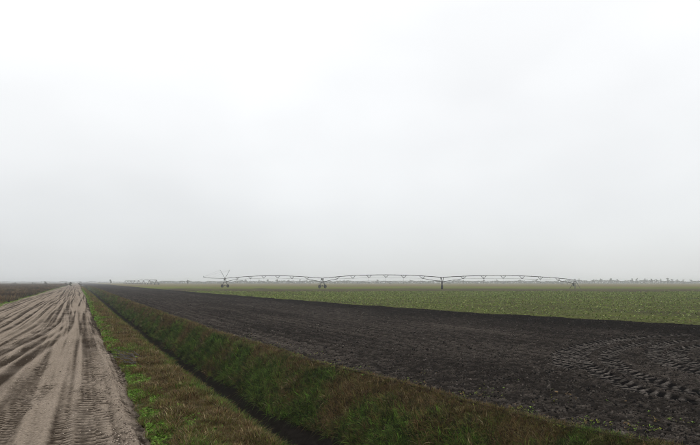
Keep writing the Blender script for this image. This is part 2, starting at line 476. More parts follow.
def hf_crop(X, Y):
    w = X * SY + Y * CY                          # distance from the road corner, across the view
    d = X - crop_x(Y)
    n = fbm(X * 0.02, Y * 0.02, 3, 130)
    n2 = fbm(X * 0.25, Y * 0.05, 3, 134)
    rr = np.hypot(X - 178.1, Y - 178.4)          # wheel tracks are circles about the pivot point
    wt = sum(np.exp(-((rr - q) / 1.6) ** 2) for q in (66.0, 123.0, 152.0))
    strip = sstep(145, 160, w + 12 * n) * sstep(228, 212, w + 10 * n)
    green = 0.42 + 0.30 * sstep(60, 120, w) + 0.25 * n2 - 0.55 * strip + 0.25 * sstep(220, 235, w) - 0.6 * wt * sstep(40, 60, w)
    brown = sstep(285, 360, w + 30 * n) * (0.75 + 0.5 * n) + 0.22 * strip
    z = 0.05 * fbm(X * 0.05, Y * 0.05, 2, 137) + 0.03 * np.sin(2 * np.pi * d / 0.9) * sstep(140, 40, w) - 0.03 * sstep(0.3, 0, d)
    return z, st(green, brown, green * 0)
us = np.concatenate([np.linspace(0, 70, 320, endpoint=False), 70 + 3900 * np.linspace(0, 1, 150) ** 3]) / 3970.0
crop = patch('crop_field', crop_x, lambda y: crop_x(y) + 3970, us, ygrid(-3, 3600, 0.5, 40, 1.4), hf_crop, M_crop)

def hf_left(X, Y):
    d = road_l(Y) - X
    gr = sstep(2.2, 0.3, d) * 0.9 + 0.3 * sstep(0.1, 0.5, fbm(X * 0.08, Y * 0.02, 3, 140))
    dk = sstep(0.0, 0.45, fbm(X * 0.25, Y * 0.12, 3, 144)) * sstep(160, 90, Y) * sstep(1.5, 3, d)
    z = 0.12 * sstep(0.2, 2.5, d) + 0.22 * np.abs(fbm(X * 0.5, Y * 0.25, 3, 147)) * sstep(0.5, 3, d) - 0.06 * sstep(0.25, 0, d)
    return z, st(gr, dk, gr * 0)
us = 1 - (np.concatenate([np.linspace(0, 40, 130, endpoint=False), 40 + 3900 * np.linspace(0, 1, 60) ** 3]) / 3940.0)[::-1]
left = patch('fallow_field', lambda y: road_l(y) - 3940, road_l, us, ygrid(-3, 3600, 0.4, 60, 1.3), hf_left, M_fallow)

# water along the ditch floor
ys = ygrid(-3, 3000, 0.5, 30, 1.6)
a, b = lip(ys), soil_x(ys)
V = np.zeros((len(ys), 2, 3)); V[:, 0, 0] = a + 0.2 * (b - a); V[:, 1, 0] = a + 0.55 * (b - a); V[:, :, 1] = ys[:, None]; V[:, :, 2] = WATER_Z
M_water, n_, l_, b_ = new_mat('ditch_water')
b_.inputs['Base Color'].default_value = (0.02, 0.017, 0.013, 1)
b_.inputs['Roughness'].default_value = 0.06
b_.inputs['IOR'].default_value = 1.33
zz = n_.new('ShaderNodeTexNoise'); zz.inputs['Scale'].default_value = 5
bb = n_.new('ShaderNodeBump'); bb.inputs['Strength'].default_value = 0.06; bb.inputs['Distance'].default_value = 0.03
l_.new(zz.outputs['Fac'], bb.inputs['Height']); l_.new(bb.outputs[0], b_.inputs['Normal'])
tag(link('ditch_water', np_mesh('ditch_water', V.reshape(-1, 3), grid_faces(len(ys), 2), M_water)), kind='structure')

# the great sheet of ground under it all, dropping below the ditch
gx = np.array([-5000, -60, -11, 0, 9, 40, 90, 5000.0]); gz = np.array([-0.5, -0.5, -0.5, -3.2, -3.2, -0.5, -0.5, -0.5])
gy = np.array([-5000, -60, 0, 200, 1000, 2990, 3550, 5000.0])
GX, GY = np.meshgrid(gx, gy)
GZ = np.tile(gz, (len(gy), 1)); GZ[-1, :] = -0.5
tag(link('ground', np_mesh('ground', np.column_stack([GX.ravel(), GY.ravel(), GZ.ravel()]), grid_faces(len(gy), len(gx)), M_ground, smooth=False)), kind='structure')


# ------------------------------------------------------------------ scattered vegetation and crumbs ("stuff")
def blade_mesh(name, nblades, h, spread, width, bend, segs=3, seed=0, mat=M_tint):
    R = random.Random(seed)
    V, Fq = [], []
    for _ in range(nblades):
        az = R.uniform(0, 2 * math.pi); rr = spread * math.sqrt(R.random())
        bx, by = rr * math.cos(az), rr * math.sin(az)
        d = R.uniform(0, 2 * math.pi) if R.random() < 0.4 else az + R.uniform(-0.7, 0.7)
        H = h * R.uniform(0.55, 1.1); W = width * R.uniform(0.7, 1.3); B = bend * R.uniform(0.3, 1.2)
        base = len(V)
        for k in range(segs + 1):
            t = k / segs
            lean = B * t * t * H
            x, y, z = bx + math.cos(d) * lean, by + math.sin(d) * lean, H * (t - 0.35 * B * t * t * t)
            w = W * (1 - 0.85 * t)
            px_, py_ = -math.sin(d) * w / 2, math.cos(d) * w / 2
            V += [(x + px_, y + py_, z), (x - px_, y - py_, z)]
        for k in range(segs):
            i = base + 2 * k
            Fq.append((i, i + 1, i + 3, i + 2))
    me = bpy.data.meshes.new(name); me.from_pydata(V, [], Fq); me.update(); me.materials.append(mat)
    return bpy.data.objects.new(name, me)


def leaf_mesh(name, nleaf, h, length, width, seed=0):
    """Leafy rosette: pointed oval leaves on short stalks, arching out."""
    R = random.Random(seed)
    V, Fq = [], []
    for _ in range(nleaf):
        a = R.uniform(0, 2 * math.pi); el = R.uniform(0.15, 1.1); L = length * R.uniform(0.6, 1.15); W = width * R.uniform(0.7, 1.2)
        z0 = h * R.uniform(0.0, 0.5)
        c, s = math.cos(a), math.sin(a)
        i = len(V)
        for t, w in ((0.12, 0.12), (0.45, 1.0), (0.8, 0.75), (1.0, 0.05)):
            rad = L * t * math.cos(el); z = z0 + L * t * math.sin(el) - 0.45 * L * t * t * math.cos(el)
            V += [(c * rad - s * w * W / 2, s * rad + c * w * W / 2, z), (c * rad + s * w * W / 2, s * rad - c * w * W / 2, z + 0.12 * W)]
        for k in range(3):
            j = i + 2 * k
            Fq.append((j, j + 1, j + 3, j + 2))
    me = bpy.data.meshes.new(name); me.from_pydata(V, [], Fq); me.update(); me.materials.append(M_tint)
    return bpy.data.objects.new(name, me)


def clod_mesh(name, seed):
    bm = bmesh.new(); bmesh.ops.create_icosphere(bm, subdivisions=1, radius=1.0)
    R = random.Random(seed)
    for v in bm.verts:
        v.co *= R.uniform(0.62, 1.2)
        v.co.z *= 0.7; v.co.x *= 1.15
    me = bpy.data.meshes.new(name); bm.to_mesh(me); bm.free(); me.materials.append(M_clod)
    return bpy.data.objects.new(name, me)


def scatter(name, P, rot, scl, tint, variants, label, cat):
    n = len(P)
    me = bpy.data.meshes.new(name)
    me.vertices.add(n); me.vertices.foreach_set('co', P.astype(np.float32).ravel())
    for an, ty, fld, arr in (('rot', 'FLOAT_VECTOR', 'vector', rot), ('scl', 'FLOAT', 'value', scl), ('tint', 'FLOAT_COLOR', 'color', np.column_stack([tint, np.ones(n)])), ('vi', 'INT', 'value', RNG.integers(0, len(variants), n))):
        a_ = me.attributes.new(an, ty, 'POINT')
        a_.data.foreach_set(fld, arr.astype(np.int32 if ty == 'INT' else np.float32).ravel())
    vc = bpy.data.collections.new(name + '_kinds')
    for v in variants: vc.objects.link(v)
    o = tag(link(name, me), label, cat, kind='stuff')
    ng = bpy.data.node_groups.new(name + '_scatter', 'GeometryNodeTree')
    ng.interface.new_socket('Geometry', in_out='INPUT', socket_type='NodeSocketGeometry')
    ng.interface.new_socket('Geometry', in_out='OUTPUT', socket_type='NodeSocketGeometry')
    N, L = ng.nodes, ng.links
    gi, go = N.new('NodeGroupInput'), N.new('NodeGroupOutput')
    ci = N.new('GeometryNodeCollectionInfo'); ci.inputs['Collection'].default_value = vc
    ci.inputs['Separate Children'].default_value = True; ci.inputs['Reset Children'].default_value = True
    ip = N.new('GeometryNodeInstanceOnPoints'); ip.inputs['Pick Instance'].default_value = True

    def na(nm, ty):
        q = N.new('GeometryNodeInputNamedAttribute'); q.data_type = ty; q.inputs['Name'].default_value = nm
        return q.outputs['Attribute']
    er = N.new('FunctionNodeEulerToRotation')
    L.new(gi.outputs[0], ip.inputs['Points']); L.new(ci.outputs[0], ip.inputs['Instance'])
    L.new(na('vi', 'INT'), ip.inputs['Instance Index'])
    L.new(na('rot', 'FLOAT_VECTOR'), er.inputs[0]); L.new(er.outputs[0], ip.inputs['Rotation'])
    L.new(na('scl', 'FLOAT'), ip.inputs['Scale'])
    L.new(ip.outputs[0], go.inputs[0])
    md = o.modifiers.new('scatter', 'NODES'); md.node_group = ng
    return o


def ysample(n, y0, y1, p=1.6):
    """Distances along the road, thinning out with distance."""
    u = RNG.random(n); q = 1 - p
    return (y0 ** q + u * (y1 ** q - y0 ** q)) ** (1 / q)


def colmix(n, cols, w):
    idx = RNG.choice(len(cols), n, p=np.array(w) / sum(w))
    return np.array(cols)[idx] * RNG.uniform(0.7, 1.3, (n, 1))


GREEN, BRIGHT, BROWN, STRAW, DARKG, OLIVE, RUST = (0.064, 0.110, 0.018), (0.115, 0.210, 0.030), (0.135, 0.088, 0.040), (0.28, 0.22, 0.12), (0.026, 0.047, 0.010), (0.095, 0.092, 0.026), (0.095, 0.054, 0.026)

# short grass on the verge
n = 95000
y = ysample(n, 4.0, 320, 1.9); u = RNG.random(n)
x = road_r(y) + (0.0 + 1.02 * u) * (lip(y) - road_r(y))
patchn = fbm(x * 0.9, y * 0.35, 3, 150)
pg = np.clip(0.02 + 0.9 * patchn + 0.4 * sstep(0.3, 0.0, u) + 0.40 * sstep(0.75, 0.95, u), 0, 1)
isg = RNG.random(n) < pg
keep = RNG.random(n) < np.where(u < 0.06, 0.5, 1.0) * np.where((u > 0.92) & (y > 24), 0.3, 1.0)
tint = np.where(isg[:, None], colmix(n, [GREEN, BRIGHT, OLIVE], [5, 2, 3]), colmix(n, [BROWN, RUST, STRAW, OLIVE, (0.03, 0.022, 0.014)], [5, 1.8, 1.0, 4.5, 3]))
scl = (0.048 + 0.055 * RNG.random(n) ** 1.6) * (1 + y / 120) * np.where(isg, 0.85, 1.0) * (0.7 + 0.9 * sstep(-0.3, 0.5, fbm(x * 1.6, y * 1.1, 2, 151)))
z = verge_height(x, y) - 0.01
rot = np.column_stack([RNG.uniform(-.3, .3, n), RNG.uniform(-.3, .3, n), RNG.uniform(0, 6.28, n)])
tv = [blade_mesh('verge_tuft', 9, 1.0, 0.55, 0.075, 0.9, 3, 200 + i) for i in range(6)]
k = keep
scatter('verge_grass', np.column_stack([x, y, z])[k], rot[k], scl[k], tint[k], tv, 'short brown and green grass on the strip between road and ditch', 'grass')

# bright low weeds hugging the road edge
n = 42000
y = ysample(n, 4.0, 220, 1.8)
u = np.abs(RNG.normal(0.10, 0.11, n)) * (0.75 + 0.7 * sstep(16, 9, y))
x = road_r(y) + 0.04 + u * 1.5
cl = fbm(x * 1.2, y * 0.45, 3, 155)
k = (cl > -0.3) & (u < 0.7)
tint = colmix(n, [BRIGHT, GREEN, (0.14, 0.23, 0.045), OLIVE], [5, 3, 2, 1.2])
rot = np.column_stack([RNG.uniform(-.2, .2, n), RNG.uniform(-.2, .2, n), RNG.uniform(0, 6.28, n)])
scl = (0.026 + 0.034 * RNG.random(n) ** 1.5) * (1 + y / 45)
wv = [leaf_mesh('weed_rosette', 9, 0.4, 1.0, 0.45, 230 + i) for i in range(5)]
scatter('roadside_weeds', np.column_stack([x, y, verge_height(x, y)])[k], rot[k], scl[k], tint[k], wv, 'bright green low weeds along the right edge of the dirt road', 'weeds')

# long grass lying down the far bank of the ditch
n = 140000
y = ysample(n, 3.0, 420, 1.75)
u0 = 0.61 + 0.06 * sstep(17, 9, y); u = u0 + (1.04 - u0) * RNG.random(n) ** 0.9
a, b = lip(y), soil_x(y)
x = a + u * (b - a)
nn = fbm(x * 0.6, y * 0.35, 3, 160)
pb = np.clip(-0.7 * sstep(10.5, 7.5, y) * sstep(-0.1, 0.3, fbm(y * 0.9, y * 0 + 2.2, 2, 163)) + sstep(0.72, 0.98, u + 0.16 * nn) * 0.85 + 0.16 + 0.45 * nn, 0, 1)
isb = RNG.random(n) < pb
tint = np.where(isb[:, None], colmix(n, [BROWN, RUST, STRAW, OLIVE, (0.022, 0.017, 0.010)], [5.5, 2.2, 0.6, 4.5, 4.5]), colmix(n, [(0.070, 0.110, 0.020), DARKG, BRIGHT, OLIVE, (0.014, 0.018, 0.007), STRAW], [4.5, 3.5, 2.0, 2.4, 4.5, 0.15]))
keep = RNG.random(n) < np.where(u < 0.67, 0.45, 1.0) * np.where(u > 0.98, 0.5, 1)
scl = (0.09 + 0.13 * RNG.random(n) ** 1.8) * (1 + y / 200) * (1 - 0.45 * sstep(0.85, 1.0, u))
z = ditch_height(x, y) - 0.02
rot = np.column_stack([RNG.normal(0, 0.25, n), -(0.75 - 0.75 * sstep(0.80, 1.0, u)) + RNG.normal(0, 0.3, n), RNG.normal(0.25, 0.7, n)])
bv = [blade_mesh('bank_tuft', 12, 1.0, 0.38, 0.065, 1.25, 3, 260 + i) for i in range(7)]
scatter('bank_grass', np.column_stack([x, y, z])[keep], rot[keep], scl[keep], tint[keep], bv, 'long dark green and rusty brown grass on the far ditch bank', 'grass')

# grass on the near bank, below the lip
n = 9000
y = ysample(n, 3.0, 200, 1.6)
u = 0.16 * RNG.random(n)
x = lip(y) + u * (soil_x(y) - lip(y))
tint = colmix(n, [GREEN, DARKG, OLIVE, BROWN], [3, 4, 2, 3])
rot = np.column_stack([RNG.normal(0, 0.3, n), 0.5 + RNG.normal(0, 0.3, n), RNG.normal(0, 0.7, n)])
scatter('near_bank_grass', np.column_stack([x, y, ditch_height(x, y) - 0.02]), rot, (0.10 + 0.1 * RNG.random(n)) * (1 + y / 260), tint, [blade_mesh('near_bank_tuft', 10, 1.0, 0.4, 0.05, 0.9, 3, 280 + i) for i in range(4)], 'grass overhanging the near lip of the ditch', 'grass')

# stray green sprigs at the edge of the ploughed soil
n = 2600
y = ysample(n, 4.0, 120, 1.7)
x = soil_x(y) + np.abs(RNG.normal(0, 0.55, n)) * (1 + 1.2 * sstep(16, 8, y)) - 0.1
k = fbm(x * 1.1, y * 0.9, 2, 170) > 0.12
tint = colmix(n, [(0.10, 0.16, 0.03), OLIVE, (0.15, 0.17, 0.03), BROWN], [4, 3, 2, 3])
rot = np.column_stack([RNG.uniform(-.3, .3, n), RNG.uniform(-.3, .3, n), RNG.uniform(0, 6.28, n)])
scatter('soil_edge_sprigs', np.column_stack([x, y, soil_height(x, y)[0]])[k], rot[k], (0.025 + 0.04 * RNG.random(n) ** 2)[k], tint[k], [leaf_mesh('sprig', 7, 0.4, 1.0, 0.35, 300 + i) for i in range(4)], 'scattered small green sprigs at the edge of the black soil', 'weeds')

# crumbs and clods of the ploughed soil
n = 190000
y = ysample(n, 3.5, 130, 1.5)
x = soil_x(y) + 0.1 + (crop_x(y) - soil_x(y) - 0.2) * RNG.random(n) ** 1.15
vis = (x < 1.41 * y + 6)
x, y = x[vis], y[vis]; n = len(x)
z, pr, ba, cl, cl2 = soil_height(x, y)
k = (pr < 0.35) & (RNG.random(n) < 0.55 + 0.8 * cl)
d = x - soil_x(y)
tint = colmix(n, [(0.022, 0.0188, 0.0165), (0.050, 0.043, 0.037), (0.009, 0.0079, 0.0073), (0.075, 0.065, 0.056)], [5, 2.6, 5, 0.2]) * np.where(d > 15, 0.7, 1.0)[:, None]
scl = (0.008 + 0.022 * RNG.random(n) ** 4 + 0.035 * RNG.random(n) ** 40) * (1 + y / 110)
rot = RNG.uniform(0, 6.28, (n, 3))
scatter('soil_clods', np.column_stack([x, y, z + scl * 0.2])[k], rot[k], scl[k], tint[k], [clod_mesh('clod', 320 + i) for i in range(6)], 'loose crumbs and clods of black soil on the ploughed strip', 'soil')

# sandy crumbs on the road
n = 15000
y = ysample(n, 5, 60, 1.9)
x = np.where(RNG.random(n) < 0.45, road_r(y) - np.abs(RNG.normal(0.32, 0.2, n)), road_r(y) - 8.0 * RNG.random(n) ** 1.4)
vis = (x > -0.13 * y - 1.5) & (x < road_r(y) - 0.02)
x, y = x[vis], y[vis]; n = len(x)
z, mo, pa = road_height(x, y)
k = RNG.random(n) < 0.35 + 0.9 * sstep(-0.25, 0.35, perlin(x * 0.6, y * 0.22, 86))
tint = colmix(n, [(0.20, 0.163, 0.133), (0.08, 0.064, 0.052), (0.25, 0.21, 0.175)], [4, 5, 1.0])
scl = 0.006 + 0.016 * RNG.random(n) ** 4
scatter('road_crumbs', np.column_stack([x, y, z + scl * 0.2])[k], RNG.uniform(0, 6.28, (n, 3))[k], scl[k], tint[k], [clod_mesh('crumb', 340 + i) for i in range(5)], 'loose sandy crumbs and lumps along the dirt road', 'soil')

# the young crop, row on row
xs, ysl = [], []
for rr in range(230):
    x0 = 0.35 + 0.9 * rr
    yy = np.arange(8.0, 330.0, 0.36) + RNG.uniform(-0.1, 0.1, len(np.arange(8.0, 330.0, 0.36)))
    xs.append(crop_x(yy) + x0 + RNG.normal(0, 0.07, len(yy))); ysl.append(yy)
x, y = np.concatenate(xs), np.concatenate(ysl)
w = x * SY + y * CY
lat = x * CY - y * SY
pn = fbm(x * 0.12, y * 0.05, 3, 180)
k = (w < 162) & (lat < 0.6 * w + 5) & (lat > -0.45 * w - 5) & (RNG.random(len(x)) < 0.75 + 0.6 * pn) & (RNG.random(len(x)) < np.clip(110.0 / w, 0, 1)) & (RNG.random(len(x)) > sstep(145, 160, w + 12 * fbm(x * 0.02, y * 0.02, 3, 130)) * 0.9)
x, y, w, pn = x[k], y[k], w[k], pn[k]; n = len(x)
tint = colmix(n, [(0.142, 0.184, 0.045), (0.094, 0.126, 0.029), (0.20, 0.225, 0.085), (0.14, 0.12, 0.055)], [5, 4, 2.2, 1.0])
rot = np.column_stack([RNG.uniform(-.2, .2, n), RNG.uniform(-.2, .2, n), RNG.uniform(0, 6.28, n)])
scl = (0.10 + 0.09 * RNG.random(n)) * np.clip(w / 60, 1, 2.2) ** 0.6
scatter('crop_plants', np.column_stack([x, y, hf_crop(x, y)[0]]), rot, scl, tint, [leaf_mesh('crop_plant', 10, 0.5, 1.0, 0.42, 360 + i) for i in range(6)], 'rows of young leafy green crop beyond the black soil', 'crop')
print('crop plants', n)

# dead weeds and stubble on the fallow field left of the road
n = 26000
y = ysample(n, 40, 700, 1.35)
x = road_l(y) - 0.3 - RNG.random(n) ** 1.5 * (0.10 * y + 14)
nn = fbm(x * 0.15, y * 0.05, 3, 190)
d = road_l(y) - x
isg = (d < 1.5) & (RNG.random(n) < 0.8)
tint = np.where(isg[:, None], colmix(n, [GREEN, BRIGHT], [1, 1]), np.where((nn > 0.1)[:, None], colmix(n, [(0.035, 0.028, 0.022), BROWN], [4, 1]), colmix(n, [(0.11, 0.08, 0.05), RUST, (0.20, 0.155, 0.10), (0.05, 0.04, 0.03)], [4, 3, 2, 3])))
scl = np.where(isg, 0.12, 0.25 + 0.35 * RNG.random(n)) * (1 + y / 500)
rot = np.column_stack([RNG.uniform(-.3, .3, n), RNG.uniform(-.3, .3, n), RNG.uniform(0, 6.28, n)])
scatter('fallow_weeds', np.column_stack([x, y, hf_left(x, y)[0] - 0.02]), rot, scl, tint, [blade_mesh('fallow_tuft', 12, 1.0, 0.5, 0.07, 0.7, 3, 400 + i) for i in range(5)], 'dead brown weeds and stubble on the field left of the road', 'weeds')


# ------------------------------------------------------------------ things: mesh building
def tube(bm, p0, p1, r0, r1=None, n=6):
    r1 = r0 if r1 is None else r1
    p0, p1 = Vector(p0), Vector(p1)
    q = (p1 - p0).to_track_quat('Z', 'Y')
    A, B = [], []
    for i in range(n):
        a_ = 2 * math.pi * i / n
        o = Vector((math.cos(a_), math.sin(a_), 0))
        A.append(bm.verts.new(p0 + q @ (o * r0))); B.append(bm.verts.new(p1 + q @ (o * r1)))
    for i in range(n):
        j = (i + 1) % n
        bm.faces.new((A[i], A[j], B[j], B[i]))
    bm.faces.new(A[::-1]); bm.faces.new(B)


def pathtube(bm, pts, r, n=8):
    for a_, b_ in zip(pts[:-1], pts[1:]): tube(bm, a_, b_, r, n=n)


def box(bm, c, ax, ay, sx, sy, sz):
    """Box centred at c, horizontal axes ax, ay (unit), full sizes."""
    ax, ay, c = Vector(ax), Vector(ay), Vector(c)
    vs_ = [bm.verts.new(c + ax * (i * sx / 2) + ay * (j * sy / 2) + Vector((0, 0, k_ * sz / 2))) for i in (-1, 1) for j in (-1, 1) for k_ in (-1, 1)]
    for f in ((0, 1, 3, 2), (4, 6, 7, 5), (0, 4, 5, 1), (2, 3, 7, 6), (0, 2, 6, 4), (1, 5, 7, 3)): bm.faces.new([vs_[i] for i in f])


def wheel(bm, c, axis, R_, W):
    """Tractor tyre with a rounded section, rim dish and tread bars; axis is horizontal."""
    c, axis = Vector(c), Vector(axis).normalized()
    up = Vector((0, 0, 1)); fw = axis.cross(up)
    prof = [(-0.30 * W, 0.18 * R_), (-0.18 * W, 0.55 * R_), (-0.5 * W, 0.66 * R_), (-0.5 * W, 0.90 * R_), (-0.34 * W, R_), (0.34 * W, R_), (0.5 * W, 0.90 * R_), (0.5 * W, 0.66 * R_), (0.18 * W, 0.55 * R_), (0.30 * W, 0.18 * R_)]
    n = 20
    rings = []
    for i in range(n):
        t = 2 * math.pi * i / n
        d = fw * math.cos(t) + up * math.sin(t)
        rings.append([bm.verts.new(c + axis * a_ + d * r_) for a_, r_ in prof])
    for i in range(n):
        A, B = rings[i], rings[(i + 1) % n]
        for k_ in range(len(prof) - 1): bm.faces.new((A[k_], A[k_ + 1], B[k_ + 1], B[k_]))
    bm.faces.new([rg[0] for rg in rings][::-1]); bm.faces.new([rg[-1] for rg in rings])
    for i in range(14):
        t = 2 * math.pi * (i + 0.5) / 14
        d = fw * math.cos(t) + up * math.sin(t)
        for sgn in (-1, 1):
            tube(bm, c + axis * (0.04 * sgn * W) + d * R_ * 1.01, c + axis * (0.46 * sgn * W) + (fw * math.cos(t + 0.22) + up * math.sin(t + 0.22)) * R_ * 0.98, 0.03, n=4)


def part(name, bm, mat, parent):
    me = bpy.data.meshes.new(name); bm.to_mesh(me); bm.free(); me.materials.append(mat)
    return link(name, me, parent)


M_steel = plain('weathered_galvanised_steel', (0.055, 0.055, 0.053), 0.6, 0.3, 0.25, 2.0)
M_pipe = plain('weathered_irrigation_pipe', (0.065, 0.062, 0.06), 0.6, 0.3, 0.3, 1.2)
M_tyre = plain('muddy_rubber', (0.020, 0.018, 0.016), 0.9, 0, 0.4, 3.0)
M_panel = plain('painted_box', (0.09, 0.09, 0.085), 0.6)
UP = Vector((0, 0, 1))


def irrigator(name, pts, tops, label, group=None, pivot=True, mast=True, camber=1.1, detail=True, thick=1.0):
    """Centre-pivot machine. pts: ground points (pivot first, then each drive tower); tops: pipe heights."""
    root = link(name, None, None, (pts[0][0], pts[0][1], 0))
    tag(root, label, 'irrigator', group)
    P = [Vector((p[0] - pts[0][0], p[1] - pts[0][1], 0)) for p in pts]
    N = len(P)
    for i in range(N):
        a_, b_ = P[max(0, i - 1)], P[min(N - 1, i + 1)]
        along = (b_ - a_).normalized(); cross = Vector((-along.y, along.x, 0))
        top = P[i] + UP * tops[i]
        if i == 0 and pivot:
            bm = bmesh.new(); tube(bm, P[0], top + UP * 0.35, 0.11 * thick, n=10)
            tube(bm, top + UP * 0.30, top + UP * 0.30 + along * 0.7, 0.10 * thick, n=8)
            tube(bm, top + UP * 0.35, top + UP * 0.75, 0.14, 0.10, n=8)
            pt = part('pivot_tower', bm, M_steel, root)
            corners = [(along * s1 + cross * s2) for s1, s2 in ((1, 1), (1, -1), (-1, -1), (-1, 1))]
            for cdir in corners:
                bm = bmesh.new(); tube(bm, P[0] + cdir * 1.35, top + cdir * 0.12 - UP * 0.1, 0.08 * thick)
                box(bm, P[0] + cdir * 1.35 + UP * 0.03, along, cross, 0.4, 0.4, 0.06)
                part('leg', bm, M_steel, pt)
            for hgt, q in ((0.9, 1.03), (1.9, 0.66)):
                for j in range(4):
                    bm = bmesh.new(); tube(bm, P[0] + corners[j] * q * 1.0 + UP * hgt, P[0] + corners[(j + 1) % 4] * q + UP * hgt, 0.045 * thick)
                    part('cross_bar', bm, M_steel, pt)
            bm = bmesh.new(); box(bm, P[0] + cross * -0.75 + UP * 1.45, along, cross, 0.7, 0.3, 1.0)
            part('control_box', bm, M_panel, pt)
        else:
            hb = 1.75
            bm = bmesh.new(); tube(bm, P[i] + cross * (hb - 0.1) + UP * 0.85, P[i] - cross * (hb - 0.1) + UP * 0.85, 0.10 * thick, n=8)
            box(bm, P[i] + UP * 1.05, along, cross, 0.35, 0.5, 0.3)
            dt = part('drive_tower', bm, M_steel, root)
            bm = bmesh.new(); box(bm, top - UP * 0.45 + along * 0.25, along, cross, 0.35, 0.45, 0.6)
            part('control_box', bm, M_panel, dt)
            for s1 in (-1, 1):
                for s2 in (-1, 1):
                    bm = bmesh.new(); tube(bm, P[i] + cross * s2 * (hb - 0.25) + UP * 0.85, top + along * s1 * 0.45 + cross * s2 * 0.12 - UP * 0.1, 0.065 * thick)
                    part('leg', bm, M_steel, dt)
                bm = bmesh.new(); wheel(bm, P[i] + cross * s1 * hb + UP * 0.70, along, 0.70, 0.45)
                part('wheel', bm, M_tyre, dt)
            if detail:
                bm = bmesh.new(); tube(bm, P[i] + cross * 0.9 + UP * 2.2, P[i] - cross * 0.9 + UP * 2.2, 0.04 * thick)
                part('cross_bar', bm, M_steel, dt)
        if i < N - 1:
            A = top + UP * (0.30 if (i == 0 and pivot) else 0); B = P[i + 1] + UP * tops[i + 1]
            L = (B - A).length; al = (B - A).normalized(); cr = Vector((-al.y, al.x, 0)).normalized()
            nseg = 14 if detail else 6
            C = [A.lerp(B, k_ / nseg) + UP * camber * 4 * (k_ / nseg) * (1 - k_ / nseg) for k_ in range(nseg + 1)]
            bm = bmesh.new(); pathtube(bm, C, 0.10 * thick, n=8 if detail else 5)
            for c_ in C[1:-1]: tube(bm, c_ - al * 0.06, c_ + al * 0.06, 0.15 * thick, n=8)
            sp = part('span_pipe', bm, M_pipe, root)
            nb = 6 if detail else 4
            ap = []
            for k_ in range(1, nb + 1):
                t = k_ / (nb + 1)
                c_ = A.lerp(B, t) + UP * camber * 4 * t * (1 - t)
                drop = 1.05 if 1 < k_ < nb else 0.85
                ap.append((c_ - UP * drop - cr * 0.35, c_ - UP * drop + cr * 0.35, c_))
            if detail:
                for l_a, r_a, c_ in ap:
                    bm = bmesh.new()
                    for q in (l_a, r_a):
                        tube(bm, c_ - al * 1.3, q, 0.045); tube(bm, c_ + al * 1.3, q, 0.045)
                    tube(bm, l_a, r_a, 0.05)
                    part('truss_brace', bm, M_steel, sp)
            for s_ in (0, 1):
                bm = bmesh.new()
                s0 = (A - UP * 1.5 + (cr * (0.35 if s_ else -0.35))); s1_ = (B - UP * 1.5 + (cr * (0.35 if s_ else -0.35)))
                chain = [s0] + [a3[s_] for a3 in ap] + [s1_]
                for k_, (q0, q1) in enumerate(zip(chain[:-1], chain[1:])):
                    tube(bm, q0, q1, (0.05 if k_ in (0, len(chain) - 2) else 0.022) * thick, n=5)
                part('truss_rod', bm, M_steel, sp)
            if detail:
                for k_ in range(2, nseg - 1, 2):
                    c_ = C[k_]
                    bm = bmesh.new(); tube(bm, c_, c_ - UP * (c_.z - 2.2), 0.018, n=4); tube(bm, c_ - UP * (c_.z - 2.2), c_ - UP * (c_.z - 2.0), 0.06, n=6)
                    part('sprinkler_drop', bm, M_steel, sp)
    if mast:                                    # overhanging end boom with its V mast and stays
        top = P[-1] + UP * tops[-1]
        along = (P[-1] - P[-2]).normalized(); cross = Vector((-along.y, along.x, 0))
        end = top + along * 14.5 + UP * 0.75
        mid = top + along * 9.0 + UP * 0.15
        bm = bmesh.new(); pathtube(bm, [top, mid, end], 0.085 * thick); tube(bm, end, end + UP * 0.5, 0.06)
        bo = part('overhang_pipe', bm, M_pipe, root)
        for s_ in (-1, 1):
            tip = top + Vector((CY, -SY, 0)) * (2.2 * s_) + UP * 3.9
            bm = bmesh.new(); tube(bm, top, tip, 0.085, 0.06)
            mo = part('mast', bm, M_steel, root)
            bm = bmesh.new(); tube(bm, tip, mid, 0.014, n=4); tube(bm, tip, end, 0.014, n=4)
            part('stay_cable', bm, M_steel, mo)
    return root


near_pts = [at(575, 232), at(442, 204), at(322.4, 240), at(225, 272)]
irrigator('irrigation_machine', near_pts, [3.0, 4.05, 4.0, 4.1], 'long wheeled irrigation machine with arched pipe spans standing in the green crop', thick=1.05)

far_pts = []
for k in range(8):
    X_, Z_ = 11.0 + 47.0 * k, 850.0 + 22.0 * k
    far_pts.append(cam2world(X_, Z_))
irrigator('irrigation_machine', far_pts, [3.6] + [3.9] * 7, 'faint far irrigation machine seen low beneath the spans of the near one', mast=False, camber=0.5, detail=False, thick=1.5)


left_pts = [at(83 + 71.0 * 580 / Z_, Z_) for Z_ in range(560, 1000, 60)]
irrigator('irrigation_machine', left_pts, [4.5] * 8, 'small dark far irrigation machine on the horizon right of the road end', pivot=False, mast=False, camber=0.45, detail=False, thick=2.1)


# ------------------------------------------------------------------ far trees and shrubs
M_bark = plain('bark', (0.05, 0.042, 0.035), 0.9, 0, 0.3, 4.0)
M_leafs = [plain('foliage', c_, 0.8, 0, 0.4, 1.3) for c_ in ((0.040, 0.050, 0.026), (0.050, 0.056, 0.030), (0.035, 0.042, 0.024))]
M_shrub = plain('shrub_foliage', (0.045, 0.042, 0.022), 0.8, 0, 0.4, 2.0)


